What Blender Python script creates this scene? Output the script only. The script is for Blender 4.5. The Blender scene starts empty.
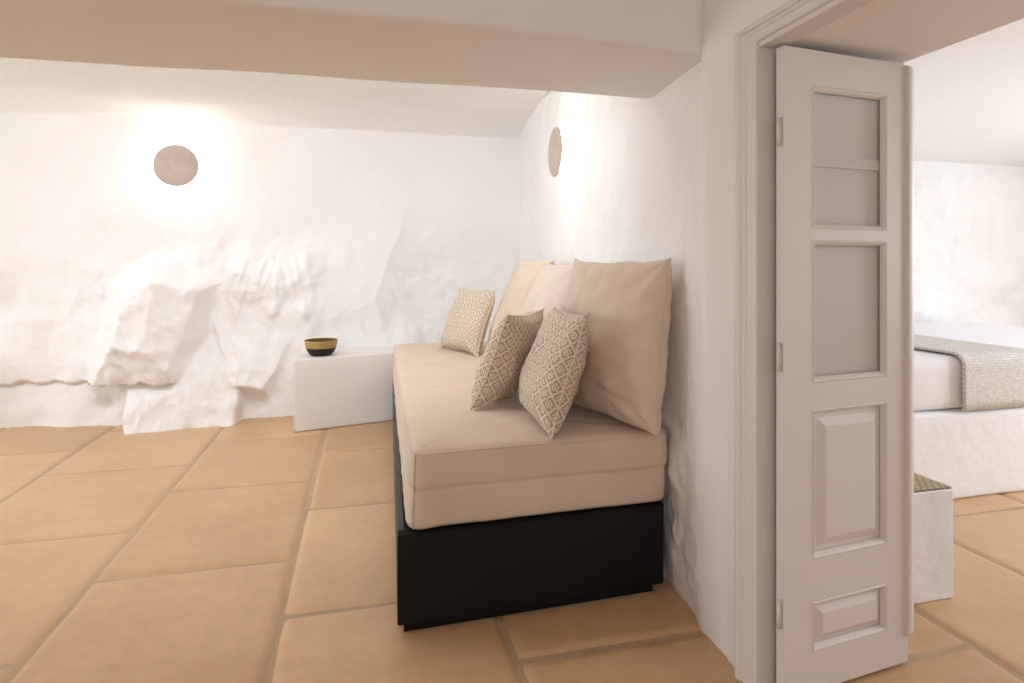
import bpy, bmesh, math, random
from mathutils import Vector, Matrix, noise

random.seed(7)
C = bpy.context.scene.collection
SC = bpy.context.scene

# ------------------------------------------------------------------ camera
cam = bpy.data.cameras.new('camera')
cam.sensor_fit = 'HORIZONTAL'; cam.sensor_width = 36.0
cam.lens = 36.0 * 600.0 / 1024.0
cam.shift_y = -79.5 / 1024.0
cam.clip_start = 0.05
co = bpy.data.objects.new('camera', cam); C.objects.link(co)
co.location = (0, 0, 1.25)
co.rotation_euler = (math.pi / 2, 0, -math.radians(13.8))
SC.camera = co

# ------------------------------------------------------------------ light
vs = SC.view_settings
SC.display_settings.display_device = 'sRGB'
vs.view_transform = 'Standard'; vs.look = 'None'; vs.gamma = 1.0
vs.use_curve_mapping = False
vs.exposure = 0.2
SC.cycles.use_denoising = True
SC.cycles.max_bounces = 10
SC.cycles.diffuse_bounces = 7
SC.cycles.sample_clamp_indirect = 6.0

wd = bpy.data.worlds.new('sky'); SC.world = wd; wd.use_nodes = True
wd.node_tree.nodes['Background'].inputs[0].default_value = (0.95, 0.97, 1.0, 1)
wd.node_tree.nodes['Background'].inputs[1].default_value = 0.6

def area(name, loc, aim, sx, sy, power, col):
    l = bpy.data.lights.new(name, 'AREA'); l.shape = 'RECTANGLE'
    l.size = sx; l.size_y = sy; l.energy = power; l.color = col
    o = bpy.data.objects.new(name, l); C.objects.link(o)
    o.location = loc
    o.rotation_euler = (Vector(aim) - Vector(loc)).to_track_quat('-Z', 'Y').to_euler()
    return o
# area lights for daylight from unseen left windows, plus fills added out of view
area('daylight_far_room', (-6.45, 3.75, 1.40), (1.0, 3.9, 1.7), 2.4, 1.7, 70, (0.86, 0.955, 1.0))
area('ceiling_light_far_room', (-1.1, 2.95, 2.40), (-.9, 5.0, .4), 3.2, .5, 42, (0.90, 0.96, 1.0))  # unseen ceiling light added behind the beam, without a fitting
area('daylight_near_room', (-6.45, 0.2, 1.55), (1.0, 0.9, 1.6), 2.4, 1.5, 12, (0.95, 0.98, 1.0))
area('rear_fill', (-1.0, -2.9, 1.8), (-0.2, 1.8, 2.6), 1.8, 1.0, 25, (1.0, 0.97, 0.94))  # unseen fill added behind the camera, aimed up at the beam front
area('daylight_fill_bedroom', (6.25, .95, 1.45), (2.2, 2.1, .9), 1.7, 1.3, 100, (0.88, 0.945, 1.0))  # unseen bedroom fill, placed to brighten that room and spare the door leaf

# ------------------------------------------------------------------ helpers
def new_mesh(name, verts, faces, mats, parent=None, smooth=True, midx=None, uvs=None):
    me = bpy.data.meshes.new(name)
    me.from_pydata([tuple(v) for v in verts], [], faces)
    if not isinstance(mats, (list, tuple)): mats = [mats]
    for m in mats: me.materials.append(m)
    if midx:
        me.polygons.foreach_set('material_index', midx)
    me.polygons.foreach_set('use_smooth', [smooth] * len(me.polygons))
    if uvs is not None:
        ul = me.uv_layers.new(name='UVMap')
        for lp in me.loops:
            ul.data[lp.index].uv = uvs[lp.vertex_index]
    me.update()
    o = bpy.data.objects.new(name, me); C.objects.link(o)
    if parent: o.parent = parent
    return o

def obj(name, bm, mats, parent=None, smooth=False):
    me = bpy.data.meshes.new(name)
    bmesh.ops.recalc_face_normals(bm, faces=bm.faces)
    bm.to_mesh(me); bm.free()
    if not isinstance(mats, (list, tuple)): mats = [mats]
    for m in mats: me.materials.append(m)
    me.polygons.foreach_set('use_smooth', [smooth] * len(me.polygons))
    o = bpy.data.objects.new(name, me); C.objects.link(o)
    if parent: o.parent = parent
    return o

def box_bm(bm, x0, x1, y0, y1, z0, z1, bev=0.0, seg=2, mat=None):
    r = bmesh.ops.create_cube(bm, size=1.0)
    vs_ = r['verts']
    for v in vs_:
        v.co = Vector((x0 + (v.co.x + .5) * (x1 - x0), y0 + (v.co.y + .5) * (y1 - y0), z0 + (v.co.z + .5) * (z1 - z0)))
        if mat: v.co = mat @ v.co
    if bev > 0:
        es = list({e for v in vs_ for e in v.link_edges})
        bmesh.ops.bevel(bm, geom=es, offset=bev, segments=seg, affect='EDGES', profile=0.5)

def box(name, x0, x1, y0, y1, z0, z1, m, parent=None, bev=0.0, seg=2):
    bm = bmesh.new(); box_bm(bm, x0, x1, y0, y1, z0, z1, bev, seg)
    return obj(name, bm, m, parent)

def tag(o, label, cat, group=None):
    o['label'] = label; o['category'] = cat
    if group: o['group'] = group
    return o

def thing(name, label, cat, loc=(0, 0, 0), rz=0.0, group=None):
    o = bpy.data.objects.new(name, None); C.objects.link(o)
    o.empty_display_size = 0.1
    o.location = loc; o.rotation_euler = (0, 0, rz)
    return tag(o, label, cat, group)

def struct(o):
    o['kind'] = 'structure'; return o

def lathe(name, prof, m, parent=None, n=48, axis='Z', loc=(0, 0, 0), wob=None):
    vs_, fs = [], []
    k = len(prof)
    for i in range(n):
        a = 2 * math.pi * i / n
        for j, (r, z) in enumerate(prof):
            rr = r + (wob(a, j) if wob else 0)
            p = Vector((rr * math.cos(a), rr * math.sin(a), z))
            if axis == 'Y': p = Vector((p.x, -p.z, p.y))
            if axis == 'X': p = Vector((-p.z, p.x, p.y))
            vs_.append(p + Vector(loc))
    for i in range(n):
        for j in range(k - 1):
            a, b = i * k + j, ((i + 1) % n) * k + j
            fs.append((a, b, b + 1, a + 1))
    return new_mesh(name, vs_, fs, m, parent)

def tube(name, pts, r, m, parent=None, n=6, closed=True):
    vs_, fs = [], []
    N = len(pts)
    for i in range(N):
        a = Vector(pts[(i - 1) % N]) if (closed or i > 0) else Vector(pts[i])
        b = Vector(pts[(i + 1) % N]) if (closed or i < N - 1) else Vector(pts[i])
        d = (b - a)
        d = d.normalized() if d.length > 1e-9 else Vector((0, 0, 1))
        up = Vector((0, 0, 1)) if abs(d.z) < .9 else Vector((1, 0, 0))
        s = d.cross(up).normalized(); t = s.cross(d).normalized()
        for k in range(n):
            an = 2 * math.pi * k / n
            vs_.append(Vector(pts[i]) + s * (math.cos(an) * r) + t * (math.sin(an) * r))
    M = N if closed else N - 1
    for i in range(M):
        for k in range(n):
            a = i * n + k; b = i * n + (k + 1) % n
            c = ((i + 1) % N) * n + (k + 1) % n; d = ((i + 1) % N) * n + k
            fs.append((a, b, c, d))
    return new_mesh(name, vs_, fs, m, parent)

def fbm(x, y, z, o=4, lac=2.0, H=0.9):
    return noise.fractal(Vector((x, y, z)), H, lac, o)

def sm(a, b, x):
    t = max(0.0, min(1.0, (x - a) / (b - a))); return t * t * (3 - 2 * t)

# ------------------------------------------------------------------ materials
def mat(name, col, rough=0.6, bump=None, vary=None, spec=0.5, coords='Object'):
    m = bpy.data.materials.new(name); m.use_nodes = True
    nt = m.node_tree; N = nt.nodes; L = nt.links
    b = N['Principled BSDF']
    b.inputs['Base Color'].default_value = (*col, 1)
    b.inputs['Roughness'].default_value = rough
    b.inputs['Specular IOR Level'].default_value = spec
    tc = N.new('ShaderNodeTexCoord')
    if vary:
        col2, sc, det = vary
        nz = N.new('ShaderNodeTexNoise'); nz.inputs['Scale'].default_value = sc
        nz.inputs['Detail'].default_value = det
        L.new(tc.outputs[coords], nz.inputs['Vector'])
        cr = N.new('ShaderNodeValToRGB')
        cr.color_ramp.elements[0].position = .36; cr.color_ramp.elements[1].position = .66
        cr.color_ramp.elements[0].color = (*col, 1); cr.color_ramp.elements[1].color = (*col2, 1)
        L.new(nz.outputs['Fac'], cr.inputs['Fac']); L.new(cr.outputs['Color'], b.inputs['Base Color'])
    if bump:
        sc, st, dist = bump
        nz2 = N.new('ShaderNodeTexNoise'); nz2.inputs['Scale'].default_value = sc
        nz2.inputs['Detail'].default_value = 5
        L.new(tc.outputs[coords], nz2.inputs['Vector'])
        bp = N.new('ShaderNodeBump'); bp.inputs['Strength'].default_value = st
        bp.inputs['Distance'].default_value = dist
        L.new(nz2.outputs['Fac'], bp.inputs['Height']); L.new(bp.outputs['Normal'], b.inputs['Normal'])
    return m

M = {}
M['plaster'] = mat('white_plaster', (.81, .79, .77), .85, bump=(9, .12, .02), vary=((.83, .81, .795), 1.3, 3))
M['rock'] = mat('whitewashed_rock', (.865, .86, .86), .85, bump=(20, .25, .015), vary=((.85, .84, .835), 2.0, 4))
M['rough'] = mat('rough_plaster', (.85, .84, .835), .85, bump=(16, .3, .02), vary=((.82, .805, .795), 2.0, 4))
M['paint'] = mat('white_joinery_paint', (.71, .665, .635), .42, bump=(60, .05, .004))
M['black'] = mat('black_painted_wood', (.0035, .004, .0055), .6, bump=(90, .08, .002), spec=.25)
M['grey_edge'] = mat('black_paint_with_reflected_light', (.035, .035, .037), .5, vary=((.05, .05, .05), 6, 3))  # black side panel's reflected light put into a greyer colour
M['disc'] = mat('clay_lamp_plaster', (.54, .45, .39), .8, bump=(30, .2, .006), vary=((.49, .40, .35), 12, 3))
M['metal'] = mat('brushed_metal', (.5, .48, .45), .35)
M['metal'].node_tree.nodes['Principled BSDF'].inputs['Metallic'].default_value = 1
M['grout'] = mat('sandy_grout', (.50, .35, .22), .9, bump=(60, .4, .01), vary=((.42, .30, .19), 3, 4))
M['bedwhite'] = mat('white_bed_linen', (.88, .89, .915), .8, bump=(9, .25, .02))
M['bedbase'] = mat('white_bed_masonry', (.86, .87, .89), .85, bump=(12, .3, .02))

def stone_mat():
    m = bpy.data.materials.new('honey_limestone'); m.use_nodes = True
    nt = m.node_tree; N = nt.nodes; L = nt.links; b = N['Principled BSDF']
    tc = N.new('ShaderNodeTexCoord')
    at = N.new('ShaderNodeAttribute'); at.attribute_name = 'tint'
    n1 = N.new('ShaderNodeTexNoise'); n1.inputs['Scale'].default_value = 2.3; n1.inputs['Detail'].default_value = 5
    n2 = N.new('ShaderNodeTexNoise'); n2.inputs['Scale'].default_value = 17; n2.inputs['Detail'].default_value = 6
    for n in (n1, n2): L.new(tc.outputs['Object'], n.inputs['Vector'])
    c1 = N.new('ShaderNodeValToRGB')
    e = c1.color_ramp.elements
    e[0].position = .25; e[0].color = (.535, .33, .175, 1)
    e[1].position = .75; e[1].color = (.645, .425, .245, 1)
    L.new(n1.outputs['Fac'], c1.inputs['Fac'])
    c2 = N.new('ShaderNodeValToRGB'); e = c2.color_ramp.elements
    e[0].position = .35; e[0].color = (.93, .92, .90, 1); e[1].position = .65; e[1].color = (1.0, 1.0, 1.0, 1)
    L.new(n2.outputs['Fac'], c2.inputs['Fac'])
    mx = N.new('ShaderNodeMix'); mx.data_type = 'RGBA'; mx.blend_type = 'MULTIPLY'; mx.inputs[0].default_value = 1
    L.new(c1.outputs['Color'], mx.inputs[6]); L.new(c2.outputs['Color'], mx.inputs[7])
    mx2 = N.new('ShaderNodeMix'); mx2.data_type = 'RGBA'; mx2.blend_type = 'MULTIPLY'; mx2.inputs[0].default_value = 1
    L.new(mx.outputs[2], mx2.inputs[6]); L.new(at.outputs['Color'], mx2.inputs[7])
    L.new(mx2.outputs[2], b.inputs['Base Color'])
    rr = N.new('ShaderNodeMapRange'); rr.inputs[3].default_value = .30; rr.inputs[4].default_value = .52
    L.new(n1.outputs['Fac'], rr.inputs[0]); L.new(rr.outputs[0], b.inputs['Roughness'])
    bp = N.new('ShaderNodeBump'); bp.inputs['Strength'].default_value = .18; bp.inputs['Distance'].default_value = .01
    n3 = N.new('ShaderNodeTexNoise'); n3.inputs['Scale'].default_value = 9; n3.inputs['Detail'].default_value = 5
    L.new(tc.outputs['Object'], n3.inputs['Vector'])
    L.new(n3.outputs['Fac'], bp.inputs['Height']); L.new(bp.outputs['Normal'], b.inputs['Normal'])
    return m
M['stone'] = stone_mat()

def linen_mat(name, col, col2):
    m = bpy.data.materials.new(name); m.use_nodes = True
    nt = m.node_tree; N = nt.nodes; L = nt.links; b = N['Principled BSDF']
    b.inputs['Roughness'].default_value = .9
    b.inputs['Specular IOR Level'].default_value = .15
    b.inputs['Sheen Weight'].default_value = .15
    tc = N.new('ShaderNodeTexCoord')
    nz = N.new('ShaderNodeTexNoise'); nz.inputs['Scale'].default_value = 5; nz.inputs['Detail'].default_value = 6
    L.new(tc.outputs['Object'], nz.inputs['Vector'])
    cr = N.new('ShaderNodeValToRGB')
    cr.color_ramp.elements[0].position = .35; cr.color_ramp.elements[1].position = .65
    cr.color_ramp.elements[0].color = (*col, 1); cr.color_ramp.elements[1].color = (*col2, 1)
    L.new(nz.outputs['Fac'], cr.inputs['Fac']); L.new(cr.outputs['Color'], b.inputs['Base Color'])
    n2 = N.new('ShaderNodeTexNoise'); n2.inputs['Scale'].default_value = 260; n2.inputs['Detail'].default_value = 2
    L.new(tc.outputs['Object'], n2.inputs['Vector'])
    bp = N.new('ShaderNodeBump'); bp.inputs['Strength'].default_value = .25; bp.inputs['Distance'].default_value = .002
    L.new(n2.outputs['Fac'], bp.inputs['Height']); L.new(bp.outputs['Normal'], b.inputs['Normal'])
    return m
M['linen'] = linen_mat('beige_linen', (.64, .525, .42), (.68, .565, .46))
M['linen_light'] = linen_mat('pale_linen', (.65, .56, .47), (.69, .60, .51))

def key_mat():
    # interlocking square lattice, cream on taupe, drawn in the cushion's own cloth coordinates
    m = bpy.data.materials.new('lattice_woven_cloth'); m.use_nodes = True
    nt = m.node_tree; N = nt.nodes; L = nt.links; b = N['Principled BSDF']
    b.inputs['Roughness'].default_value = .9; b.inputs['Specular IOR Level'].default_value = .15
    uv = N.new('ShaderNodeUVMap'); uv.uv_map = 'UVMap'
    mp = N.new('ShaderNodeMapping'); mp.inputs['Rotation'].default_value = (0, 0, math.radians(45))
    mp.inputs['Scale'].default_value = (9.5, 9.5, 1)
    L.new(uv.outputs['UV'], mp.inputs['Vector'])
    sx = N.new('ShaderNodeSeparateXYZ'); L.new(mp.outputs['Vector'], sx.inputs[0])
    def mth(op, a, bb=None, c=None):
        n = N.new('ShaderNodeMath'); n.operation = op
        for i, v in enumerate((a, bb, c)):
            if v is None: continue
            if hasattr(v, 'is_linked'): L.new(v, n.inputs[i])
            else: n.inputs[i].default_value = v
        return n.outputs[0]
    fx = mth('FRACT', sx.outputs['X']); fy = mth('FRACT', sx.outputs['Y'])
    ax = mth('ABSOLUTE', mth('SUBTRACT', fx, .5)); ay = mth('ABSOLUTE', mth('SUBTRACT', fy, .5))
    d = mth('MAXIMUM', ax, ay)
    grid = mth('GREATER_THAN', d, .415)
    ring = mth('MULTIPLY', mth('GREATER_THAN', d, .13), mth('LESS_THAN', d, .25))
    # rings open sideways in one cell and lengthways in the next, so neighbours hook into each other
    par = mth('ABSOLUTE', mth('MODULO', mth('ADD', mth('FLOOR', sx.outputs['X']), mth('FLOOR', sx.outputs['Y'])), 2.0))
    ipar = mth('SUBTRACT', 1.0, par)
    across = mth('ADD', mth('MULTIPLY', ax, par), mth('MULTIPLY', ay, ipar))
    along = mth('ADD', mth('MULTIPLY', ay, par), mth('MULTIPLY', ax, ipar))
    ring = mth('MULTIPLY', ring, mth('GREATER_THAN', across, .11))
    link = mth('MULTIPLY', mth('LESS_THAN', across, .055), mth('LESS_THAN', along, .5))
    tot = mth('MAXIMUM', mth('MAXIMUM', mth('MULTIPLY', grid, mth('GREATER_THAN', across, .10)), ring), link)
    mx = N.new('ShaderNodeMix'); mx.data_type = 'RGBA'
    L.new(tot, mx.inputs[0])
    mx.inputs[6].default_value = (.43, .335, .245, 1); mx.inputs[7].default_value = (.73, .65, .55, 1)
    L.new(mx.outputs[2], b.inputs['Base Color'])
    bp = N.new('ShaderNodeBump'); bp.inputs['Strength'].default_value = .4; bp.inputs['Distance'].default_value = .002
    L.new(tot, bp.inputs['Height']); L.new(bp.outputs['Normal'], b.inputs['Normal'])
    return m
M['key'] = key_mat()

def glow_mat(col, s):
    m = bpy.data.materials.new('lamp_glow'); m.use_nodes = True
    nt = m.node_tree; nt.nodes.remove(nt.nodes['Principled BSDF'])
    e = nt.nodes.new('ShaderNodeEmission'); e.inputs[0].default_value = (*col, 1); e.inputs[1].default_value = s
    nt.links.new(e.outputs[0], nt.nodes['Material Output'].inputs[0])
    return m
M['glow'] = glow_mat((1.0, .88, .74), 66)

def glass_mat():
    m = bpy.data.materials.new('door_glass'); m.use_nodes = True
    nt = m.node_tree; N = nt.nodes; L = nt.links
    N.remove(N['Principled BSDF'])
    t = N.new('ShaderNodeBsdfTransparent'); t.inputs[0].default_value = (.97, .98, .98, 1)
    g = N.new('ShaderNodeBsdfGlossy'); g.inputs['Roughness'].default_value = .03
    fr = N.new('ShaderNodeFresnel'); fr.inputs[0].default_value = 1.5
    mx = N.new('ShaderNodeMixShader')
    ge = N.new('ShaderNodeNewGeometry'); iv = N.new('ShaderNodeMath'); iv.operation = 'SUBTRACT'; iv.inputs[0].default_value = 1.0
    ml = N.new('ShaderNodeMath'); ml.operation = 'MULTIPLY'
    L.new(ge.outputs['Backfacing'], iv.inputs[1]); L.new(iv.outputs[0], ml.inputs[0]); L.new(fr.outputs[0], ml.inputs[1])
    L.new(ml.outputs[0], mx.inputs[0]); L.new(t.outputs[0], mx.inputs[1]); L.new(g.outputs[0], mx.inputs[2])
    L.new(mx.outputs[0], N['Material Output'].inputs[0])
    return m
M['glass'] = glass_mat()

def weave_mat(name, c1, c2, sx, sy):
    m = bpy.data.materials.new(name); m.use_nodes = True
    nt = m.node_tree; N = nt.nodes; L = nt.links; b = N['Principled BSDF']
    b.inputs['Roughness'].default_value = .75
    uv = N.new('ShaderNodeUVMap'); uv.uv_map = 'UVMap'
    mp = N.new('ShaderNodeMapping'); mp.inputs['Scale'].default_value = (sx, sy, 1)
    L.new(uv.outputs['UV'], mp.inputs['Vector'])
    br = N.new('ShaderNodeTexBrick')
    br.inputs['Scale'].default_value = 1.0; br.inputs['Mortar Size'].default_value = .12
    br.inputs['Brick Width'].default_value = 1.0; br.inputs['Row Height'].default_value = 1.0
    br.inputs['Color1'].default_value = (*c1, 1); br.inputs['Color2'].default_value = tuple(v * .78 for v in c1) + (1,)
    br.inputs['Mortar'].default_value = (*c2, 1)
    L.new(mp.outputs['Vector'], br.inputs['Vector'])
    nz = N.new('ShaderNodeTexNoise'); nz.inputs['Scale'].default_value = .9
    L.new(mp.outputs['Vector'], nz.inputs['Vector'])
    mx = N.new('ShaderNodeMix'); mx.data_type = 'RGBA'; mx.blend_type = 'OVERLAY'; mx.inputs[0].default_value = .5
    L.new(br.outputs['Color'], mx.inputs[6]); L.new(nz.outputs['Color'], mx.inputs[7])
    L.new(mx.outputs[2] if False else br.outputs['Color'], b.inputs['Base Color'])
    bp = N.new('ShaderNodeBump'); bp.inputs['Strength'].default_value = .6; bp.inputs['Distance'].default_value = .004
    bp.invert = True
    L.new(br.outputs['Fac'], bp.inputs['Height']); L.new(bp.outputs['Normal'], b.inputs['Normal'])
    return m
M['gold'] = weave_mat('golden_straw_weave', (.66, .46, .16), (.16, .10, .03), 40, 4)
M['darkstraw'] = weave_mat('black_straw_weave', (.018, .013, .011), (.006, .005, .005), 54, 7)
M['inside'] = weave_mat('brown_straw_weave', (.16, .10, .035), (.03, .02, .01), 54, 7)
M['seagrass'] = weave_mat('seagrass_weave', (.50, .42, .28), (.22, .18, .10), 16, 26)
M['throw'] = weave_mat('grey_beige_throw_weave', (.84, .82, .78), (.56, .54, .51), 80, 80)

# ------------------------------------------------------------------ floor
XS = [-6.7, -5.85, -5.0, -4.15, -3.38, -2.62, -1.85, -1.04, -.285, .46, 1.20, 1.93, 2.56, 3.33, 4.1, 4.9, 5.7, 6.45]
YO = {-2.62: 3.62, -1.85: 3.13, -1.04: 2.674, -.285: 2.246, .46: 1.825, 1.20: 1.55, 1.93: 1.32, 2.56: 2.36}
def build_floor():
    vs_, fs, mi, tint = [], [], [], []
    x0, x1, y0, y1 = -6.7, 6.45, -3.0, 5.75
    vs_ += [(x0, y0, -.007), (x1, y0, -.007), (x1, y1, -.007), (x0, y1, -.007)]; fs.append((0, 1, 2, 3)); mi.append(1)
    tint += [1.0] * 4
    for a, b in zip(XS[:-1], XS[1:]):
        off = YO.get(a, random.uniform(0, .9))
        y = off - .945 * math.ceil((off + 3.0) / .945)
        while y < y1:
            ya, yb = max(y, y0), min(y + .945, y1)
            y += .945
            if yb - ya < .05: continue
            n = 22 if a > -3.5 else 8; base = len(vs_)
            g = .0065
            t = 1.0 + random.uniform(-.10, .08)
            sx, sy = random.uniform(-.005, .005), random.uniform(-.006, .006)
            sd = random.uniform(0, 99)
            for i in range(n + 1):
                for j in range(n + 1):
                    # cluster rows near the edges for the worn arris
                    u = .5 - .5 * math.cos(math.pi * i / n); v = .5 - .5 * math.cos(math.pi * j / n)
                    X = a + g + (b - a - 2 * g) * u; Y = ya + g + (yb - ya - 2 * g) * v
                    wx = .005 * noise.noise(Vector((sd, Y * 5, 0))); wy = .006 * noise.noise(Vector((X * 5, sd, 3)))
                    e = min(u, 1 - u) * (b - a); f = min(v, 1 - v) * (yb - ya)
                    k = min(e, f)
                    z = -.009 * (1 - sm(0, .02, k)) + .0012 * noise.noise(Vector((X * 4, Y * 4, sd)))
                    vs_.append((X + wx + sx, Y + wy + sy, z)); tint.append(t)
            for i in range(n):
                for j in range(n):
                    p = base + i * (n + 1) + j
                    fs.append((p, p + n + 1, p + n + 2, p + 1)); mi.append(0)
    o = new_mesh('floor', vs_, fs, [M['stone'], M['grout']], midx=mi)
    ca = o.data.color_attributes.new('tint', 'FLOAT_COLOR', 'POINT')
    for i, t in enumerate(tint):
        ca.data[i].color = (t, t * (1 + (t - 1) * .2), t * (1 + (t - 1) * .5), 1)
    struct(o)
build_floor()

# ------------------------------------------------------------------ back wall: whitewashed bedrock
WY = 5.38
def cam_ray(px, py, Y):
    r = (px - 512) / 600.0
    zc = Y / (.9711 - .2385 * r)
    return zc * (.9711 * r + .2385), 1.25 - (py - 262) * zc / 600.0
def poly(X, Z, planes):
    return min(c + a * X + b * Z for a, b, c in planes)
def facet(p, q, r):
    # plane depth = aX + bZ + c through three (X, Z, depth) points
    (x1, z1, d1), (x2, z2, d2), (x3, z3, d3) = p, q, r
    det = (x2 - x1) * (z3 - z1) - (x3 - x1) * (z2 - z1)
    a = ((d2 - d1) * (z3 - z1) - (d3 - d1) * (z2 - z1)) / det
    b = ((x2 - x1) * (d3 - d1) - (x3 - x1) * (d2 - d1)) / det
    return a, b, d1 - a * x1 - b * z1
# boulder corners in wall coordinates (X, height, depth from wall)
K1 = (-1.55, 1.08, .42); K2 = (-1.55, .60, .48); K3 = (-1.80, .61, .46); K4 = (-1.24, 1.03, .24)
BOULDER = [
    facet(K1, K2, K4),                                    # right face, turned away from the window
    facet(K1, K2, K3),                                    # middle face
    facet(K3, (-1.76, .98, .36), (-2.06, .45, .10)),     # left face
    facet(K2, K3, (-1.66, .33, .36)),                     # underside
    facet(K1, K4, (-1.55, 1.24, .08)),                    # top
    facet(K1, (-1.76, .98, .36), (-1.72, 1.22, .06)),     # broken upper left shoulder
    facet(K4, (-1.34, .60, .30), (-1.18, .80, .0)),       # right flank
]
STEP = [   # low rock that steps out on to the floor
    facet((-1.66, .0, .46), (-1.15, .0, .40), (-1.40, .24, .36)),
    (5.0, 0.0, 8.95), (-6.0, 0.0, -5.45),
    facet((-1.60, .24, .36), (-1.12, .30, .34), (-1.35, .62, .10)),
]
TONGUE = [
    facet((-1.12, .50, .25), (-.86, .45, .22), (-.98, .20, .36)),
    facet((-1.12, .50, .25), (-.86, .52, .22), (-1.0, .85, .02)),
    (2.6, .4, 2.85), (-2.8, .9, -2.10), (0, 1.6, -.15)]
RIGHTROCK = [
    facet((-.40, .72, .20), (.05, .90, .20), (-.15, 1.26, .05)),
    facet((-.40, .72, .20), (.05, .90, .20), (-.15, .55, .12)),
    (.5, .1, .34), (-1.1, .1, .20)]
def smax(a, b, k=.03):
    h = max(0.0, min(1.0, .5 + .5 * (a - b) / k))
    return b + (a - b) * h + k * h * (1 - h)
def back_depth(X, Z):
    n1 = fbm(X * 1.3, Z * 1.3, 2.1, 4); n2 = fbm(X * 5, Z * 5, 7.7, 4)
    low = 1 - sm(.9, 1.9, Z)
    d = .02 + .05 * n1 * (.25 + low) + (.003 + .010 * low * sm(-2.2, -1.2, X)) * n2
    d += .12 * (1 - sm(.25, 1.25, Z)) * sm(-2.4, -1.5, X)          # wall swells out towards its foot
    # left foot: rock mass hanging over a smooth plastered ledge
    lx = 1 - sm(-1.75, -1.55, X)
    jag = .33 + .03 * noise.noise(Vector((X * 9, 0, 4))) + .015 * noise.noise(Vector((X * 25, 0, 4)))
    lump = .11 * (1 - sm(.45, .95, Z + .15 * noise.noise(Vector((X * 2.2, 5, 0)))))
    d += lx * lump * sm(jag - .015, jag + .015, Z)
    d += lx * .07 * (1 - sm(jag - .02, jag + .01, Z))
    w = .018 * noise.noise(Vector((X * 7, Z * 7, 1))) + .02 * noise.noise(Vector((X * 3, Z * 3, 8)))
    zone = sm(-2.6, -1.9, X) * (1 - sm(.0, .5, X)) * (1 - sm(1.15, 1.6, Z))
    rg = (1 - 2 * abs(noise.noise(Vector((X * 6, Z * 5, 21))))) + .5 * (1 - 2 * abs(noise.noise(Vector((X * 14 + Z * 5, Z * 10, 23)))))
    d += .013 * zone * rg
    cr = noise.noise(Vector((X * 11 + 4 * Z, Z * 6, 3)))
    b = poly(X + w, Z + w, BOULDER) + .018 * n2 + .012 * rg
    if b > 0: b += min(1, b * 8) * (.035 * abs(cr) * (1 - sm(-1.66, -1.55, X)) + .010 * noise.noise(Vector((X * 14, Z * 9, 2))))
    if Z < jag: b = min(b, (Z - jag + .02) * 6 + .03)
    d = smax(d, b, .05)
    s = poly(X + w, Z + w * .6, STEP) + .02 * n2 + .016 * rg
    d = smax(d, s, .03)
    t = poly(X + w * 1.3, Z + w, TONGUE) + .02 * n2 + .014 * rg
    d = smax(d, t, .07)
    r = poly(X + w * 1.5, Z + w * 1.5, RIGHTROCK) + .018 * n2
    d = smax(d, .65 * r, .09)
    # rippled, dripping edge above the block
    ex = sm(-1.12, -1.0, X) * (1 - sm(-.48, -.30, X)); ez = sm(.80, .97, Z + .06 * math.sin(X * 23) + .05 * noise.noise(Vector((X * 12, 1, 1)))) * (1 - sm(1.15, 1.42, Z))
    def ridge(a_, b_, c_): return 1 - 2 * abs(noise.noise(Vector((a_, b_, c_))))
    lean = X + .18 * Z * (1 if X > -.7 else -.8)
    rip = .6 * ridge(lean * 7.5, Z * 1.3, 9) + .4 * ridge(lean * 15, Z * 2.6, 4)
    d += ex * ez * (.030 + .048 * rip + .025 * n2)
    ex2 = sm(-1.1, -.9, X) * (1 - sm(-.45, -.3, X)); ez2 = 1 - sm(.82, .95, Z)
    d += ex2 * ez2 * .05
    return d
def build_back_wall():
    x0, x1, z1 = -6.65, 1.75, 2.50
    nx, nz = 500, 205
    gx = [x0 + (-3.0 - x0) * i / 60 for i in range(60)] + [-3.0 + 4.75 * i / 440 for i in range(441)]
    vs_, fs = [], []
    for j in range(nz + 1):
        Z = -.02 + (z1 + .02) * j / nz
        for i in range(nx + 1):
            X = gx[i]
            vs_.append((X, WY - back_depth(X, Z), Z))
    for j in range(nz):
        for i in range(nx):
            a = j * (nx + 1) + i
            fs.append((a, a + 1, a + nx + 2, a + nx + 1))
    base = len(vs_)                      # solid backing
    vs_ += [(x0, 5.7, -.02), (x1, 5.7, -.02), (x1, 5.7, 2.6), (x0, 5.7, 2.6)]
    fs.append((base + 3, base + 2, base + 1, base))
    struct(new_mesh('wall_back', vs_, fs, M['rock']))
build_back_wall()

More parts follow.
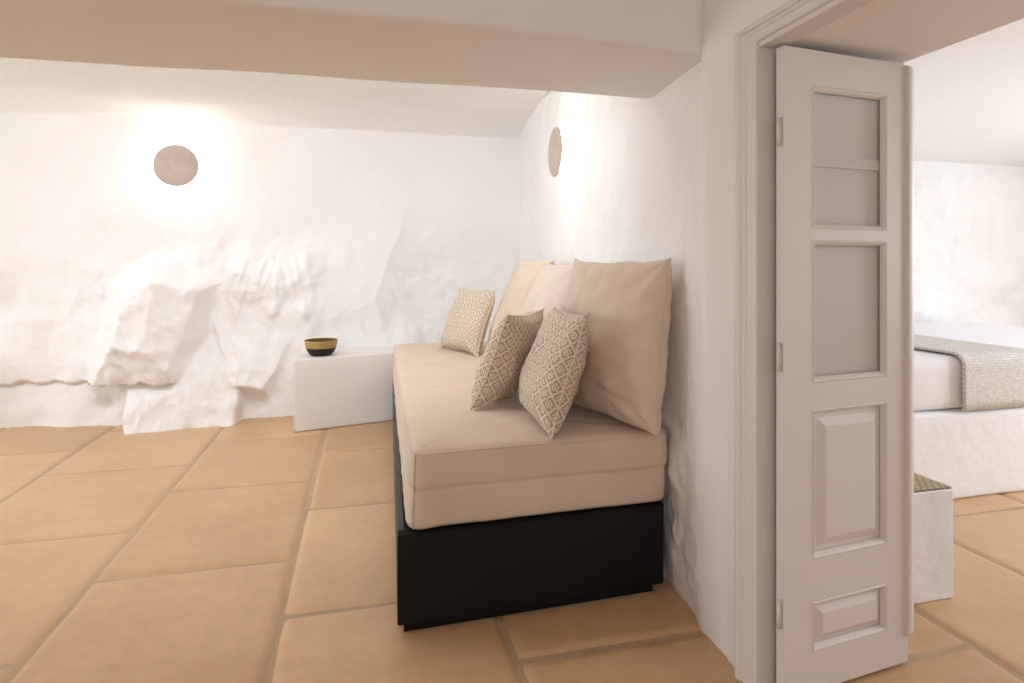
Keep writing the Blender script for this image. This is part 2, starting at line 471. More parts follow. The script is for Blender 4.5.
# ------------------------------------------------------------------ partition on the right
def wall_x(Y):
    return 1.13 + .072 * max(0.0, Y - 1.85)
def build_right_wall():
    vs_, fs, mi = [], [], []
    y0, y1, z1 = 1.80, 5.6, 2.5
    ny, nz = 300, 180
    for j in range(nz + 1):
        Z = -.02 + (z1 + .02) * j / nz
        for i in range(ny + 1):
            t = i / ny; Y = y0 + (y1 - y0) * t ** 1.25
            rough = .35 + .65 * sm(0, .4, fbm(Y * .9, Z * .9, 12.0, 2) + .35)
            low = 1 - sm(.55, 1.0, Z)
            d = .022 * fbm(Y * 1.6, Z * 1.6, 4.0, 3) + .007 * rough * fbm(Y * 6, Z * 6, 9.0, 5) - .012 * rough * max(0, noise.noise(Vector((Y * 7, Z * 5, 3))) - .25)
            d += low * (.014 * abs(noise.noise(Vector((Y * 6, Z * 6, 5)))) + .009 * fbm(Y * 15, Z * 15, 1, 3)) * sm(0, .06, Z)
            f = sm(1.80, 1.92 + .05 * noise.noise(Vector((Z * 3, 2, 2))), Y)
            X = 1.112 + (wall_x(Y) - 1.112 - d - low * .012 + .012) * f
            vs_.append((X, Y, Z))
    for j in range(nz):
        for i in range(ny):
            a = j * (ny + 1) + i
            fs.append((a, a + ny + 1, a + ny + 2, a + 1)); mi.append(1)
    o = new_mesh('wall_right', vs_, fs, [M['plaster'], M['rough']], midx=mi)
    bm = bmesh.new(); bm.from_mesh(o.data)
    n0 = len(bm.faces)
    # smooth plastered pier beside the opening, the lintel and the pier by the camera
    box_bm(bm, 1.112, 1.675, 1.566, 1.80, -.02, 1.888)
    box_bm(bm, 1.50, 1.675, 1.80, 5.6, -.02, 2.5)
    box_bm(bm, 1.112, 1.675, -3.0, .45, -.02, 2.5)
    box_bm(bm, 1.112, 1.675, .45, 1.80, 1.888, 2.5)
    bm.normal_update(); bm.to_mesh(o.data); bm.free()
    for i, p in enumerate(o.data.polygons):
        if i >= n0: p.material_index = 0; p.use_smooth = False
    struct(o)
build_right_wall()
# low raised skim of plaster with a soft edge next to the casing
bm = bmesh.new(); box_bm(bm, 1.107, 1.120, 1.606, 1.672, -.01, 1.72, .005, 3)
struct(obj('trim_2', bm, M['plaster'], smooth=True))

# ------------------------------------------------------------------ beam, ceilings and the unseen sides of the rooms
def build_beam():
    vs_, fs = [], []
    prof = [(1.86, 2.5)]
    prof += [(1.845, 2.3), (1.835, 2.1)]
    for k in range(7):
        a = math.pi / 2 * k / 6
        prof.append((1.835 + .022 * (1 - math.cos(a)), 1.968 + .022 * (1 - math.sin(a))))
    prof += [(1.92, 1.967), (2.0, 1.966), (2.15, 1.964), (2.3, 1.960)]
    for k in range(5):
        a = math.pi / 2 * k / 4
        prof.append((2.36 + .02 * math.sin(a), 1.958 + .02 * (1 - math.cos(a))))
    prof += [(2.385, 2.2), (2.39, 2.5)]
    n = 120; x0, x1 = -6.6, 1.30; k = len(prof)
    for i in range(n + 1):
        X = x0 + (x1 - x0) * i / n
        for j, (y, z) in enumerate(prof):
            e = sm(.80, 1.13, X)       # the beam melts into the wall
            vs_.append((X, y + .010 * noise.noise(Vector((X * 1.2, y * 2, 0))) + (X - 1) * (.026 - .060 * sm(1.85, 2.36, y)),
                        z + .008 * noise.noise(Vector((X * 1.5, y * 2, 5))) * (z < 2.4) - .004 * e * e * (z < 2.2)))
    for i in range(n):
        for j in range(k - 1):
            a = i * k + j
            fs.append((a, a + 1, a + k + 1, a + k))
    struct(new_mesh('trim_1', vs_, fs, M['plaster']))
build_beam()
struct(box('ceiling', -6.7, 6.45, -3.05, 1.95, 2.5, 2.6, M['plaster']))
def build_far_ceiling():
    # barrel vault that rolls down into the rock wall
    vs_, fs = [], []
    prof = [(2.30, 2.47), (2.8, 2.50), (3.4, 2.51), (4.0, 2.51), (4.5, 2.50)]
    for k in range(13):
        a_ = math.pi / 2 * k / 12
        prof.append((4.78 + .63 * math.sin(a_), 2.33 + .165 * math.cos(a_)))
    n = 60; k = len(prof)
    for i in range(n + 1):
        X = -6.65 + 8.4 * i / n
        for j, (y, z) in enumerate(prof):
            q = .02 * noise.noise(Vector((X * .9, y * 1.1, 3)))
            vs_.append((X, y, z + q))
    for i in range(n):
        for j in range(k - 1):
            a_ = i * k + j
            fs.append((a_, a_ + 1, a_ + k + 1, a_ + k))
    struct(new_mesh('ceiling_vault', vs_, fs, M['rock']))
build_far_ceiling()
def holed_wall(name, axis, at0, at1, a0, a1, z1, holes, m):
    # wall as piers, sills and heads around its openings
    bm = bmesh.new()
    def bb(p0, p1, q0, q1):
        if p1 - p0 < 1e-3 or q1 - q0 < 1e-3: return
        if axis == 'X': box_bm(bm, at0, at1, p0, p1, q0, q1)
        else: box_bm(bm, p0, p1, at0, at1, q0, q1)
    cur = a0
    for h0, h1, s, t in sorted(holes):
        bb(cur, h0, -.02, z1); bb(h0, h1, -.02, s); bb(h0, h1, t, z1); cur = h1
    bb(cur, a1, -.02, z1)
    struct(obj(name, bm, m))
holed_wall('wall_left', 'X', -6.80, -6.60, -3.0, 5.75, 2.6, [(2.55, 4.95, .55, 2.25), (-.8, 1.6, .6, 2.3)], M['plaster'])
holed_wall('wall_rear', 'Y', -3.2, -3.0, -6.8, 6.45, 2.6, [(-1.9, .1, .0, 2.2)], M['plaster'])

# bedroom shell
def build_bedroom_wall():
    vs_, fs = [], []
    x0, x1, z1 = 1.6, 6.4, 2.3
    nx, nz = 220, 120
    for j in range(nz + 1):
        Z = -.02 + (z1 + .02) * j / nz
        for i in range(nx + 1):
            X = x0 + (x1 - x0) * i / nx
            low = 1 - sm(1.95, 2.12, Z + .03 * math.sin(X * 2))
            d = .02 * fbm(X * 1.5, Z * 1.5, 30, 4) + low * (.05 + .05 * fbm(X * 2.6, Z * 2.6, 40, 5))
            vs_.append((X, 4.20 - d, Z))
    for j in range(nz):
        for i in range(nx):
            a = j * (nx + 1) + i
            fs.append((a, a + 1, a + nx + 2, a + nx + 1))
    struct(new_mesh('wall_bedroom', vs_, fs, M['rock']))
build_bedroom_wall()
holed_wall('wall_bedroom_side', 'X', 6.3, 6.45, -3.0, 4.3, 2.6, [(.1, 1.8, .8, 2.1)], M['plaster'])
def build_bedroom_ceiling():
    vs_, fs = [], []
    n = 24
    for i in range(n + 1):
        Y = 1.9 + 2.4 * i / n
        z = 2.46 - .34 * sm(2.6, 4.2, Y) ** 1.3
        vs_ += [(1.6, Y, z), (6.4, Y, z)]
    for i in range(n):
        fs.append((2 * i, 2 * i + 2, 2 * i + 3, 2 * i + 1))
    struct(new_mesh('ceiling_bedroom', vs_, fs, M['rock']))
build_bedroom_ceiling()

# ------------------------------------------------------------------ door casing and leaf
def build_casing():
    # moulded profile run up the far jamb and along the head: (distance out from opening edge, projection from wall)
    prof = [(-.002, .0), (-.002, .012), (.004, .016), (.030, .016), (.034, .020), (.046, .020), (.050, .026), (.058, .030), (.066, .028), (.073, .022), (.076, .0)]
    path = [(1.518, 0.0, 1, 0), (1.518, 1.888, 1, 1), (.48, 1.888, -1, 1), (.48, 0.0, -1, 0)]
    vs_, fs = [], []
    k = len(prof)
    for (y, z, sy, sz) in path:
        for d, p in prof:
            vs_.append((1.112 - p, y + sy * d * (1.22 if sy > 0 else 1), z + sz * d * .72))
    for i in range(3):
        for j in range(k - 1):
            a = i * k + j
            fs.append((a, a + 1, a + k + 1, a + k))
    o = new_mesh('door_frame', vs_, fs, M['paint'], smooth=False)
    bm = bmesh.new(); bm.from_mesh(o.data)
    box_bm(bm, 1.108, 1.178, 1.518, 1.568, -.005, 1.888)          # jamb lining
    box_bm(bm, 1.108, 1.178, .448, .48, -.005, 1.888)
    box_bm(bm, 1.108, 1.178, .48, 1.520, 1.872, 1.889)
    bm.to_mesh(o.data); bm.free()
    o.name = 'trim_3'
    struct(o)
build_casing()

def build_leaf():
    P0 = Vector((1.150, 1.463, 0)); P1 = Vector((1.640, 1.517, 0))
    ang = math.atan2(P1.y - P0.y, P1.x - P0.x); W = (P1 - P0).length
    t = thing('door_leaf', 'white half-glazed wooden door leaf folded open into the thick doorway', 'door', (P0.x, P0.y, 0), ang)
    T = .028; zb, zt = .010, 1.862
    # local x along the leaf, y into the leaf (0 = face seen from the sofa room)
    gx0, gx1 = .106, W - .090
    bm = bmesh.new()
    b = 0
    box_bm(bm, 0, gx0, 0, T, zb, zt, b, 1)                        # stiles
    box_bm(bm, gx1, W, 0, T, zb, zt, b, 1)
    rails = [(zb, .124), (.268, .390), (.824, .900), (1.314, 1.345), (1.762, zt)]
    for z0, z1 in rails:
        box_bm(bm, gx0, gx1, 0, T, z0, z1)
    obj('leaf_frame', bm, M['paint'], t)
    def bead(z0, z1, name):
        # sloping moulding round an opening
        v, f = [], []
        rings = [(0, .0008), (.004, -.002), (.010, .003), (.016, .012)]
        for q, y in rings:
            v += [(gx0 + q, y, z0 + q), (gx1 - q, y, z0 + q), (gx1 - q, y, z1 - q), (gx0 + q, y, z1 - q)]
        for r in range(len(rings) - 1):
            for s in range(4):
                a = r * 4 + s; c = r * 4 + (s + 1) % 4
                f.append((a, c, c + 4, a + 4))
        return new_mesh(name, v, f, M['paint'], t, smooth=False)
    for z0, z1 in ((.900, 1.314), (1.345, 1.762)):
        bead(z0, z1, 'glazing_bead')
        box('glass_pane', gx0 + .004, gx1 - .004, .010, .013, z0 + .004, z1 - .004, M['glass'], t)
        box('added_pane_backing', gx0 + .002, gx1 - .002, .0205, .0265, z0 + .002, z1 - .002, M['paint'], t)  # pale board added behind the glass so the pane does not go dark
    for z0, z1 in ((.124, .268), (.390, .824)):
        bead(z0, z1, 'panel_moulding')
        v, f = [], []
        rings = [(.0, .014), (.030, .014), (.052, .003), (.056, .002)] if z1 - z0 > .2 else [(.0, .014), (.024, .014), (.040, .003), (.044, .002)]
        for q, y in rings:
            v += [(gx0 + q, y, z0 + q), (gx1 - q, y, z0 + q), (gx1 - q, y, z1 - q), (gx0 + q, y, z1 - q)]
        for r in range(len(rings) - 1):
            for s in range(4):
                a = r * 4 + s; c = r * 4 + (s + 1) % 4
                f.append((a, c, c + 4, a + 4))
        e = (len(rings) - 1) * 4
        f.append((e, e + 1, e + 2, e + 3))
        bk = len(v)
        v += [(gx0, T - .004, z0), (gx1, T - .004, z0), (gx1, T - .004, z1), (gx0, T - .004, z1)]
        f.append((bk + 3, bk + 2, bk + 1, bk))
        new_mesh('raised_panel', v, f, M['paint'], t, smooth=False)
    box('added_pane_band', gx0 + .003, gx1 - .003, .0140, .0207, 1.530, 1.562, M['paint'], t)  # strip added to give the faint shade band across the upper pane
    # astragal on the closing edge, stopped short of the bottom
    v, f = [], []
    pr = [(-.014, .0), (-.010, -.007), (-.002, -.009), (.004, -.006), (.010, -.006), (.016, -.003), (.026, .004), (.034, .006), (.034, T), (.0, T)]
    k = len(pr)
    for z in (.095, 1.856):
        for x, y in pr: v.append((W + x, y, z))
    for j in range(k):
        f.append((j, (j + 1) % k, k + (j + 1) % k, k + j))
    f.append(tuple(range(k))); f.append(tuple(range(2 * k - 1, k - 1, -1)))
    new_mesh('astragal', v, f, M['paint'], t, smooth=False)
    for z in (.25, .98, 1.62):
        lathe('hinge', [(.0, -.04), (.006, -.04), (.006, .04), (.0, .04)], M['paint'], t, 12, loc=(-.006, .012, z))
build_leaf()

# ------------------------------------------------------------------ daybed: base and mattress
QF = [Vector((.106, 2.028, 0)), Vector((1.095, 2.060, 0)), Vector((1.27, 4.76, 0)), Vector((.212, 4.76, 0))]
def quad(u, v):
    return QF[0] * (1 - u) * (1 - v) + QF[1] * u * (1 - v) + QF[2] * u * v + QF[3] * (1 - u) * v
def slab(bm, u0, u1, v0, v1, z0, z1, bev):
    r = bmesh.ops.create_cube(bm, size=1.0)
    for q in r['verts']:
        p = quad(u0 if q.co.x < 0 else u1, v0 if q.co.y < 0 else v1)
        q.co = Vector((p.x, p.y, z0 if q.co.z < 0 else z1))
    if bev:
        bmesh.ops.bevel(bm, geom=list({e for q in r['verts'] for e in q.link_edges}), offset=bev, segments=2, affect='EDGES')
def build_daybed():
    t = thing('daybed', 'long black wooden daybed base along the rough wall under the beige mattress', 'daybed', (.66, 3.4, 0))
    off = Vector((-.66, -3.4, 0))
    def put(name, *slabs, m=M['black']):
        bm = bmesh.new()
        for s in slabs: slab(bm, *s)
        bmesh.ops.translate(bm, verts=bm.verts, vec=off)
        return obj(name, bm, m, t)
    put('plinth', (.022, .965, .010, .99, .0, .045, 0))
    put('front_panel', (.0, 1.0, .0, .009, .038, .338, .003))
    put('side_panel', (.0, .022, .009, 1.0, .038, .345, .003), m=M['grey_edge'])
    put('side_panel', (.978, 1.0, .009, 1.0, .038, .335, .003))
    put('back_panel', (.022, .978, .991, 1.0, .038, .335, .003))
    put('platform', (.022, .978, .009, .991, .300, .330, 0))
build_daybed()
def build_mattress():
    z0, z1 = .340, .612
    # cross-section ring: rounded rectangle footprint lofted through height
    prof = [(.020, z0), (.006, z0 + .006), (.0, z0 + .018)]
    for k in range(1, 8): prof.append((-.002 * math.sin(math.pi * k / 8), z0 + .018 + (.116) * k / 8))
    prof += [(.001, .472), (.007, .4765), (.001, .481)]
    for k in range(1, 8): prof.append((-.003 * math.sin(math.pi * k / 8), .481 + .103 * k / 8))
    prof += [(.0, .588), (.003, .597), (.009, .604), (.018, .609), (.030, .6118), (.050, .613)]
    c = [Vector((.152, 2.045, 0)), Vector((1.120, 2.068, 0)), Vector((1.285, 4.775, 0)), Vector((.222, 4.775, 0))]
    cen = sum(c, Vector()) / 4
    # outline with rounded corners
    out = []
    rad = .060
    for i in range(4):
        p, q, r = c[i - 1], c[i], c[(i + 1) % 4]
        a = (p - q).normalized(); b = (r - q).normalized()
        s, e = q + a * rad, q + b * rad
        N_ = max(8, int((q + a * rad - (p - a * rad)).length / .02))
        st = p - a * rad
        for k in range(1, N_): out.append(st.lerp(s, k / N_))
        for k in range(7):
            f = k / 6
            out.append((s * (1 - f) ** 2 + q * 2 * f * (1 - f) + e * f * f))
    n = len(out); vs_, fs = [], []
    for ins, z in prof:
        for i, p in enumerate(out):
            tan = (out[(i + 1) % n] - out[i - 1]).normalized(); nor = Vector((tan.y, -tan.x, 0))
            hz = (z - z0) / (z1 - z0)
            w = .004 * noise.noise(Vector((p.x * 6, p.y * 6, z * 9))) + .003 * noise.noise(Vector((p.x * 17, p.y * 17, z * 4)))
            # upper half hangs a little over the lower one towards the wall end of the front
            flap = .008 * sm(.60, .95, p.x) * (p.y < 2.3) * (z > .475)
            lean = .016 * (1 - hz) * (1 - sm(.15, .28, p.x))           # left side bellies out at the foot
            slump = -.004 * noise.noise(Vector((p.x * 2.5, p.y * 2.5, 3))) if z > .58 else 0
            q = p - nor * (ins - w - flap - lean)
            vs_.append((q.x, q.y, z + slump))
    k = len(prof)
    for j in range(k - 1):
        for i in range(n):
            a = j * n + i; b = j * n + (i + 1) % n
            fs.append((a, b, b + n, a + n))
    # top: shrink rings towards the spine, with cloth creases
    last = (k - 1) * n
    ring0 = [Vector(vs_[last + i]) for i in range(n)]
    sp = []
    for p in ring0:
        f = min(max((p.y - 2.5) / (4.35 - 2.5), 0), 1)
        sp.append(Vector((.63 + .12 * f, 2.5 + 1.85 * f, .613)))
    R = 26
    for r in range(1, R + 1):
        f = r / R
        for i in range(n):
            q = ring0[i].lerp(sp[i], f)
            cr = fbm(q.x * 3 + q.y * 5, q.y * 3 - q.x * 4, 6, 3)
            z = .613 + .003 * sm(0, .5, f) + .005 * cr + .004 * noise.noise(Vector((q.x * 9 + q.y * 14, q.y * 6, 1))) * sm(0, .2, f)
            vs_.append((q.x, q.y, z))
        for i in range(n):
            a = last + (r - 1) * n + i; b = last + (r - 1) * n + (i + 1) % n
            fs.append((a, b, b + n, a + n))
    o = new_mesh('mattress', vs_, fs, M['linen'])
    tag(o, 'thick beige linen mattress with a side seam lying on the black base', 'mattress')
    # piped edges: round the top rim and down the front left corner
    rim = []
    for i in range(0, n, 2):
        p = Vector(vs_[(k - 5) * n + i]); rim.append(p + (p - cen).normalized() * .0015)
    tube('piping', rim, .0026, M['linen'], o, 6)
    best = min(range(n), key=lambda i: (out[i] - c[0]).length)
    tube('piping', [Vector(vs_[j * n + best]) + Vector((-.0005, -.001, 0)) for j in range(1, k - 4)], .0028, M['linen'], o, 6, closed=False)
build_mattress()

# ------------------------------------------------------------------ cushions
def cushion(name, label, group, origin, u, v, w, h, th, m, seed, box_=.42, pinch=.07, wr=.008, sag=.15, pipe=.0035, fold=0):
    """origin = middle of the lower seam edge, u along the width, v up the cushion"""
    u = Vector(u).normalized(); v = Vector(v); v = (v - u * v.dot(u)).normalized(); nrm = u.cross(v).normalized()
    n = 44
    def edge(s, t):
        px = s * (1 - pinch * (1 - t * t) ** 1.2 * abs(s) ** 3)
        py = t * (1 - pinch * (1 - s * s) ** 1.2 * abs(t) ** 3)
        ear = (abs(s) * abs(t)) ** 14 * .035
        return px * (1 + ear) * w / 2, py * (1 + ear) * h / 2 + h / 2
    def pos(s, t, side):
        x, y = edge(s, t)
        prof = max(0.0, (1 - s * s) * (1 - t * t)) ** box_
        prof *= 1 - sag * t
        rim = max(abs(s), abs(t))
        e = sm(.55, .95, rim)
        arc = math.atan2(t, s)
        puck = math.sin(arc * 17 + seed) * .6 + math.sin(arc * 29 + seed * 3) * .4
        d = th / 2 * prof + prof * (wr * fbm(s * 1.6 + seed, t * 1.6, side * 3, 3) + wr * .55 * e * puck)
        d += wr * 1.3 * prof * max(0, noise.noise(Vector((s * 3 + t * 2.2 + seed, t * 4 - s, 7)))) * (1 - .5 * rim)
        # folds running in from the corners
        cx, cy = 1 - abs(s), 1 - abs(t)
        cd = math.hypot(cx, cy)
        d += prof * wr * 1.1 * math.sin(math.atan2(cy, cx) * 9 + seed + 2 * (s > 0) + (t > 0)) * math.exp(-(cd / .45) ** 2)
        if fold:
            d -= .016 * prof * math.exp(-((t + .60 - .12 * s + .03 * math.sin(5 * s)) / .035) ** 2) * sm(-.1, .45, -s)
            d += .008 * prof * math.exp(-((t + .52 - .12 * s + .03 * math.sin(5 * s)) / .05) ** 2) * sm(-.1, .45, -s)
        dx = .010 * noise.noise(Vector((t * 2.2, seed, side * 0)))
        dy = .010 * noise.noise(Vector((seed, s * 2.2, 0)))
        off = .012 * noise.noise(Vector((s * 1.2, t * 1.2, seed + 20)))       # the whole pillow is not flat
        return u * (x + dx) + v * (y + dy) + nrm * (side * d + off)
    vs_, fs, uvs = [], [], []
    def g(i): 
        q = -1 + 2 * i / n
        return math.sin(q * math.pi / 2) * .55 + q * .45
    idx = {}
    for side in (1, -1):
        for i in range(n + 1):
            for j in range(n + 1):
                if side == -1 and (i in (0, n) or j in (0, n)):
                    idx[(side, i, j)] = idx[(1, i, j)]; continue
                s, t = g(i), g(j)
                idx[(side, i, j)] = len(vs_)
                vs_.append(pos(s, t, side)); uvs.append((0, 0))
    for side in (1, -1):
        for i in range(n):
            for j in range(n):
                a, b, c, d = idx[(side, i, j)], idx[(side, i + 1, j)], idx[(side, i + 1, j + 1)], idx[(side, i, j + 1)]
                fs.append((a, b, c, d) if side == 1 else (d, c, b, a))
    # cloth coordinates follow the length of the cloth over the puffed-up surface
    for side in (1, -1):
        P = lambda i, j: vs_[idx[(side, i, j)]]
        ul, vl = {}, {}
        for j in range(n + 1):
            ul[(n // 2, j)] = 0.0
            for i in range(n // 2, n): ul[(i + 1, j)] = ul[(i, j)] + (P(i + 1, j) - P(i, j)).length
            for i in range(n // 2, 0, -1): ul[(i - 1, j)] = ul[(i, j)] - (P(i - 1, j) - P(i, j)).length
        for i in range(n + 1):
            vl[(i, n // 2)] = 0.0
            for j in range(n // 2, n): vl[(i, j + 1)] = vl[(i, j)] + (P(i, j + 1) - P(i, j)).length
            for j in range(n // 2, 0, -1): vl[(i, j - 1)] = vl[(i, j)] - (P(i, j - 1) - P(i, j)).length
        for i in range(n + 1):
            for j in range(n + 1):
                uvs[idx[(side, i, j)]] = (ul[(i, j)] / .45 + .5, vl[(i, j)] / .45 + .5)
    o = new_mesh(name, vs_, fs, m, uvs=uvs)
    o.location = origin
    tag(o, label, 'cushion', group)
    ring = [(i, 0) for i in range(n)] + [(n, j) for j in range(n)] + [(i, n) for i in range(n, 0, -1)] + [(0, j) for j in range(n, 0, -1)]
    tube('piping', [vs_[idx[(1, i, j)]] for i, j in ring], pipe, m, o, 6)
    return o
G1 = 'large plain back cushions leaning on the wall'
G2 = 'small patterned cushions on the mattress'
cushion('back_cushion', 'large plain beige back cushion nearest the doorway, at the front end', G1,
        (.955, 2.30, .622), (-.15, .60, 0), (.07, -.01, .62), .62, .635, .23, M['linen'], 3.1, box_=.36, pinch=.03, wr=.019, sag=.10, pipe=.003, fold=1)
cushion('back_cushion', 'large paler cream back cushion, middle of the three against the wall', G1,
        (.81, 3.05, .628), (-.04, .56, 0), (.25, .0, .60), .58, .66, .20, M['linen_light'], 8.4, box_=.36, pinch=.035, wr=.013, sag=.10, pipe=.003)
cushion('back_cushion', 'large plain beige back cushion furthest away, behind the lone patterned cushion', G1,
        (.87, 3.86, .628), (-.02, .58, 0), (.25, .0, .62), .60, .68, .20, M['linen'], 14.9, box_=.36, pinch=.035, wr=.013, sag=.10, pipe=.003)
cushion('patterned_cushion', 'patterned cushion nearest the camera, upright against the front back cushion', G2,
        (.665, 2.30, .620), (.05, 1, 0), (.135, .05, .42), .46, .455, .175, M['key'], 21.0, box_=.40, pinch=.07, wr=.013, sag=.18)
cushion('patterned_cushion', 'patterned cushion seen edge-on, middle one leaning on its front neighbour', G2,
        (.575, 2.70, .622), (.59, .81, 0), (.235, .06, .375), .43, .43, .185, M['key'], 27.5, box_=.42, pinch=.07, wr=.014, sag=.15)
cushion('patterned_cushion', 'patterned cushion set apart at the far end of the mattress', G2,
        (.645, 4.20, .622), (-.203, .49, 0), (.14, .06, .44), .48, .46, .17, M['key'], 35.2, box_=.42, pinch=.07, wr=.012, sag=.15)

# ------------------------------------------------------------------ white block and straw bowl
def soft_block(name, m, parent, fx, fy, fz, x, y, z, seed, rad=.012):
    """hand-plastered block: rounded box with slightly wavy faces"""
    bm = bmesh.new()
    bmesh.ops.create_cube(bm, size=1.0)
    for q in bm.verts: q.co = Vector((x * q.co.x, y * q.co.y, z * (q.co.z + .5)))
    bmesh.ops.bevel(bm, geom=list(bm.edges), offset=rad, segments=3, affect='EDGES')
    bmesh.ops.subdivide_edges(bm, edges=[e for e in bm.edges if e.calc_length() > .1], cuts=12, use_grid_fill=True)
    for q in bm.verts:
        q.co.x += .19 * (q.co.y + y / 2) / y * (.5 - q.co.x / x)          # far left corner is cut back into the rock
        w = .006 * noise.noise(q.co * 3 + Vector((seed, 0, 0)))
        q.co += Vector((w, w, w * .4 if q.co.z > .1 else 0))
    o = obj(name, bm, m, parent, smooth=True)
    o.modifiers.new('even_shading', 'WEIGHTED_NORMAL').keep_sharp = True
    return o
a = math.atan2(.175, .745)
blk = soft_block('plaster_block', M['plaster'], None, 0, 0, 0, 1.02, .80, .532, 3, .007)
ux, uy = Vector((math.cos(a), math.sin(a), 0)), Vector((-math.sin(a), math.cos(a), 0))
blk.location = Vector((-.505, 4.645, 0)) + ux * .51 + uy * .40
blk.rotation_euler = (0, 0, a)
tag(blk, 'white plastered block table beside the daybed, bowl on top', 'side table')

def build_bowl():
    t = thing('straw_bowl', 'small black and gold woven straw bowl on the white plaster block', 'bowl', (-.325, 4.835, .534))
    def ringmesh(name, prof, m):
        n = 72; vs_, fs, uvs = [], [], []
        k = len(prof)
        for i in range(n + 1):
            a_ = 2 * math.pi * i / n
            for j, (r, z) in enumerate(prof):
                vs_.append((r * math.cos(a_), r * math.sin(a_), z)); uvs.append((i / n, j / (k - 1)))
        for i in range(n):
            for j in range(k - 1):
                p = i * k + j
                fs.append((p, p + k, p + k + 1, p + 1))
        return new_mesh(name, vs_, fs, m, t, uvs=uvs)
    def R_(z):   # outer radius by height
        f = z / .120
        return .072 + .046 * math.sin(min(1, f * 1.15) * math.pi / 2) ** .75
    def coil(z0, z1, nc):
        out = []
        for q in range(nc * 4 + 1):
            z = z0 + (z1 - z0) * q / (nc * 4)
            out.append((R_(z) + .0022 * abs(math.sin(math.pi * q / 4)), z))
        return out
    ringmesh('base', [(.0, .002), (.06, .0), (.076, .001)] + coil(.002, .060, 7), M['darkstraw'])
    ringmesh('woven_band', coil(.060, .113, 5), M['gold'])
    ringmesh('rim', [(.1205 + .004 * math.cos(x), .1145 + .004 * math.sin(x)) for x in [2 * math.pi * q / 10 for q in range(11)]], M['gold'])
    ringmesh('lining', [(.1165, .114)] + [(R_(z) - .005, z) for z in (.105, .09, .07, .05, .03, .012)] + [(.05, .008), (.0, .008)], M['inside'])
build_bowl()

# ------------------------------------------------------------------ wall lamps
def sconce(label, loc, rz, r):
    t = thing('wall_sconce', label, 'wall lamp', loc, rz, 'round backlit wall sconces')
    # local -y faces the room; the disc floats in front of the wall
    lathe('disc', [(.0, .094), (r * .6, .093), (r - .012, .089), (r - .003, .085), (r, .080), (r - .006, .074), (r * .5, .074), (.0, .074)], M['disc'], t, 64, 'Y')
    lathe('stem', [(.0, .074), (.03, .074), (.03, -.03), (.0, -.03)], M['plaster'], t, 24, 'Y')
    lathe('light_ring', [(r * .62, .050), (r * .76, .050), (r * .76, .062), (r * .62, .062), (r * .62, .050)], M['glow'], t, 48, 'Y')
    lathe('back_plate', [(.0, -.03), (.055, -.03), (.055, .012), (.0, .014)], M['plaster'], t, 32, 'Y')
    return t
sconce('round clay disc wall lamp glowing on the far rock wall, left', (-1.452, 5.335, 2.015), 0, .166)
sconce('round clay disc wall lamp glowing on the side wall above the cushions', (1.242, 3.59, 1.94), -math.pi / 2 - .045, .155)

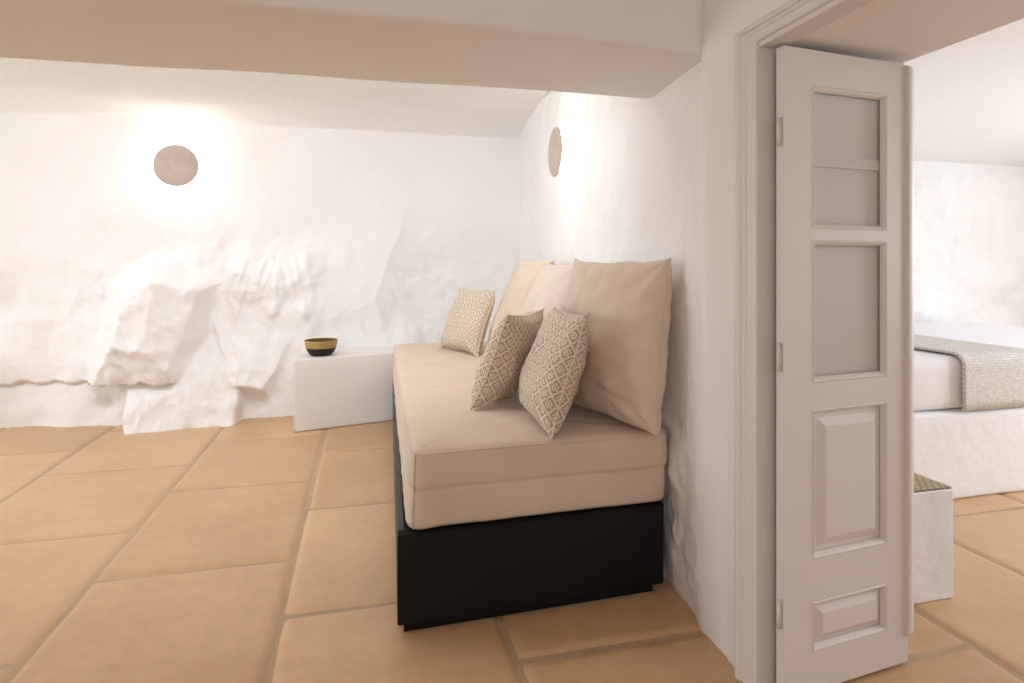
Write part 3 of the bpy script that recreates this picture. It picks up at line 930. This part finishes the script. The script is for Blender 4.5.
# ------------------------------------------------------------------ bedroom through the doorway
def build_bed():
    t = thing('bed', 'white masonry bed with white mattress in the room beyond the doorway', 'bed', (3.5, 3.3, 0))
    bm = bmesh.new()
    box_bm(bm, -1.10, 1.55, -.80, .85, 0, .462, .02, 3)
    bmesh.ops.subdivide_edges(bm, edges=[e for e in bm.edges if e.calc_length() > .2], cuts=14, use_grid_fill=True)
    for q in bm.verts:
        q.co.y += .010 * noise.noise(q.co * 2.3); q.co.z += .004 * noise.noise(q.co * 3) * (q.co.z > .2)
    obj('base', bm, M['bedbase'], t, smooth=True)
    bm = bmesh.new()
    box_bm(bm, -1.05, 1.5, -.785, .82, .465, .745, .055, 5)
    obj('mattress', bm, M['bedwhite'], t, smooth=True)
build_bed()
def build_throw():
    # runner over the bed: hangs down the near side, crosses the top, hangs a little at the far side
    x0, x1 = 3.045, 3.55
    path = [(2.495, .470), (2.490, .52), (2.490, .60), (2.492, .68)]
    for k in range(1, 8):
        a_ = math.pi / 2 * k / 8
        path.append((2.492 + .06 * (1 - math.cos(a_)), .695 + .062 * math.sin(a_)))
    for k in range(0, 21): path.append((2.56 + 1.52 * k / 20, .757))
    nx = 40; vs_, fs, uvs = [], [], []
    k = len(path)
    L_ = [0]
    for p, q in zip(path[:-1], path[1:]): L_.append(L_[-1] + math.hypot(q[0] - p[0], q[1] - p[1]))
    for i in range(nx + 1):
        for j, (y, z) in enumerate(path):
            X = x0 + (x1 - x0) * i / nx
            w = .008 * noise.noise(Vector((0, L_[j] * 4, 2)))
            vs_.append((X + w, y - .004 * abs(noise.noise(Vector((X * 8, L_[j] * 3, 0)))), z + .003 * abs(noise.noise(Vector((X * 6, y * 6, 4))))))
            uvs.append(((X - x0), L_[j]))
    for i in range(nx):
        for j in range(k - 1):
            a_ = i * k + j
            fs.append((a_, a_ + k, a_ + k + 1, a_ + 1))
    o = new_mesh('bed_throw', vs_, fs, M['throw'], uvs=uvs)
    md = o.modifiers.new('thickness', 'SOLIDIFY'); md.thickness = .012; md.offset = 1
    tag(o, 'grey and cream woven throw draped across the white bed', 'throw')
build_throw()
def build_bench():
    t = thing('woven_top_bench', 'low white box bench with a woven straw top behind the door leaf', 'bench', (1.893, 1.995, 0))
    bm = bmesh.new(); box_bm(bm, -.235, .235, -.22, .22, 0, .406, .006, 2)
    obj('box_body', bm, M['bedbase'], t)
    n = 30; vs_, fs, uvs = [], [], []
    for i in range(n + 1):
        for j in range(n + 1):
            x, y = -.230 + .46 * i / n, -.215 + .43 * j / n
            vs_.append((x, y, .4065 + .003 * math.sin(math.pi * i / n) * math.sin(math.pi * j / n))); uvs.append((i / n, j / n))
    for i in range(n):
        for j in range(n):
            p = i * (n + 1) + j
            fs.append((p, p + n + 1, p + n + 2, p + 1))
    o = new_mesh('woven_top', vs_, fs, M['seagrass'], t, uvs=uvs)
    md = o.modifiers.new('thickness', 'SOLIDIFY'); md.thickness = .006; md.offset = 1
    o['label'] = 'olive brown woven straw top'
build_bench()
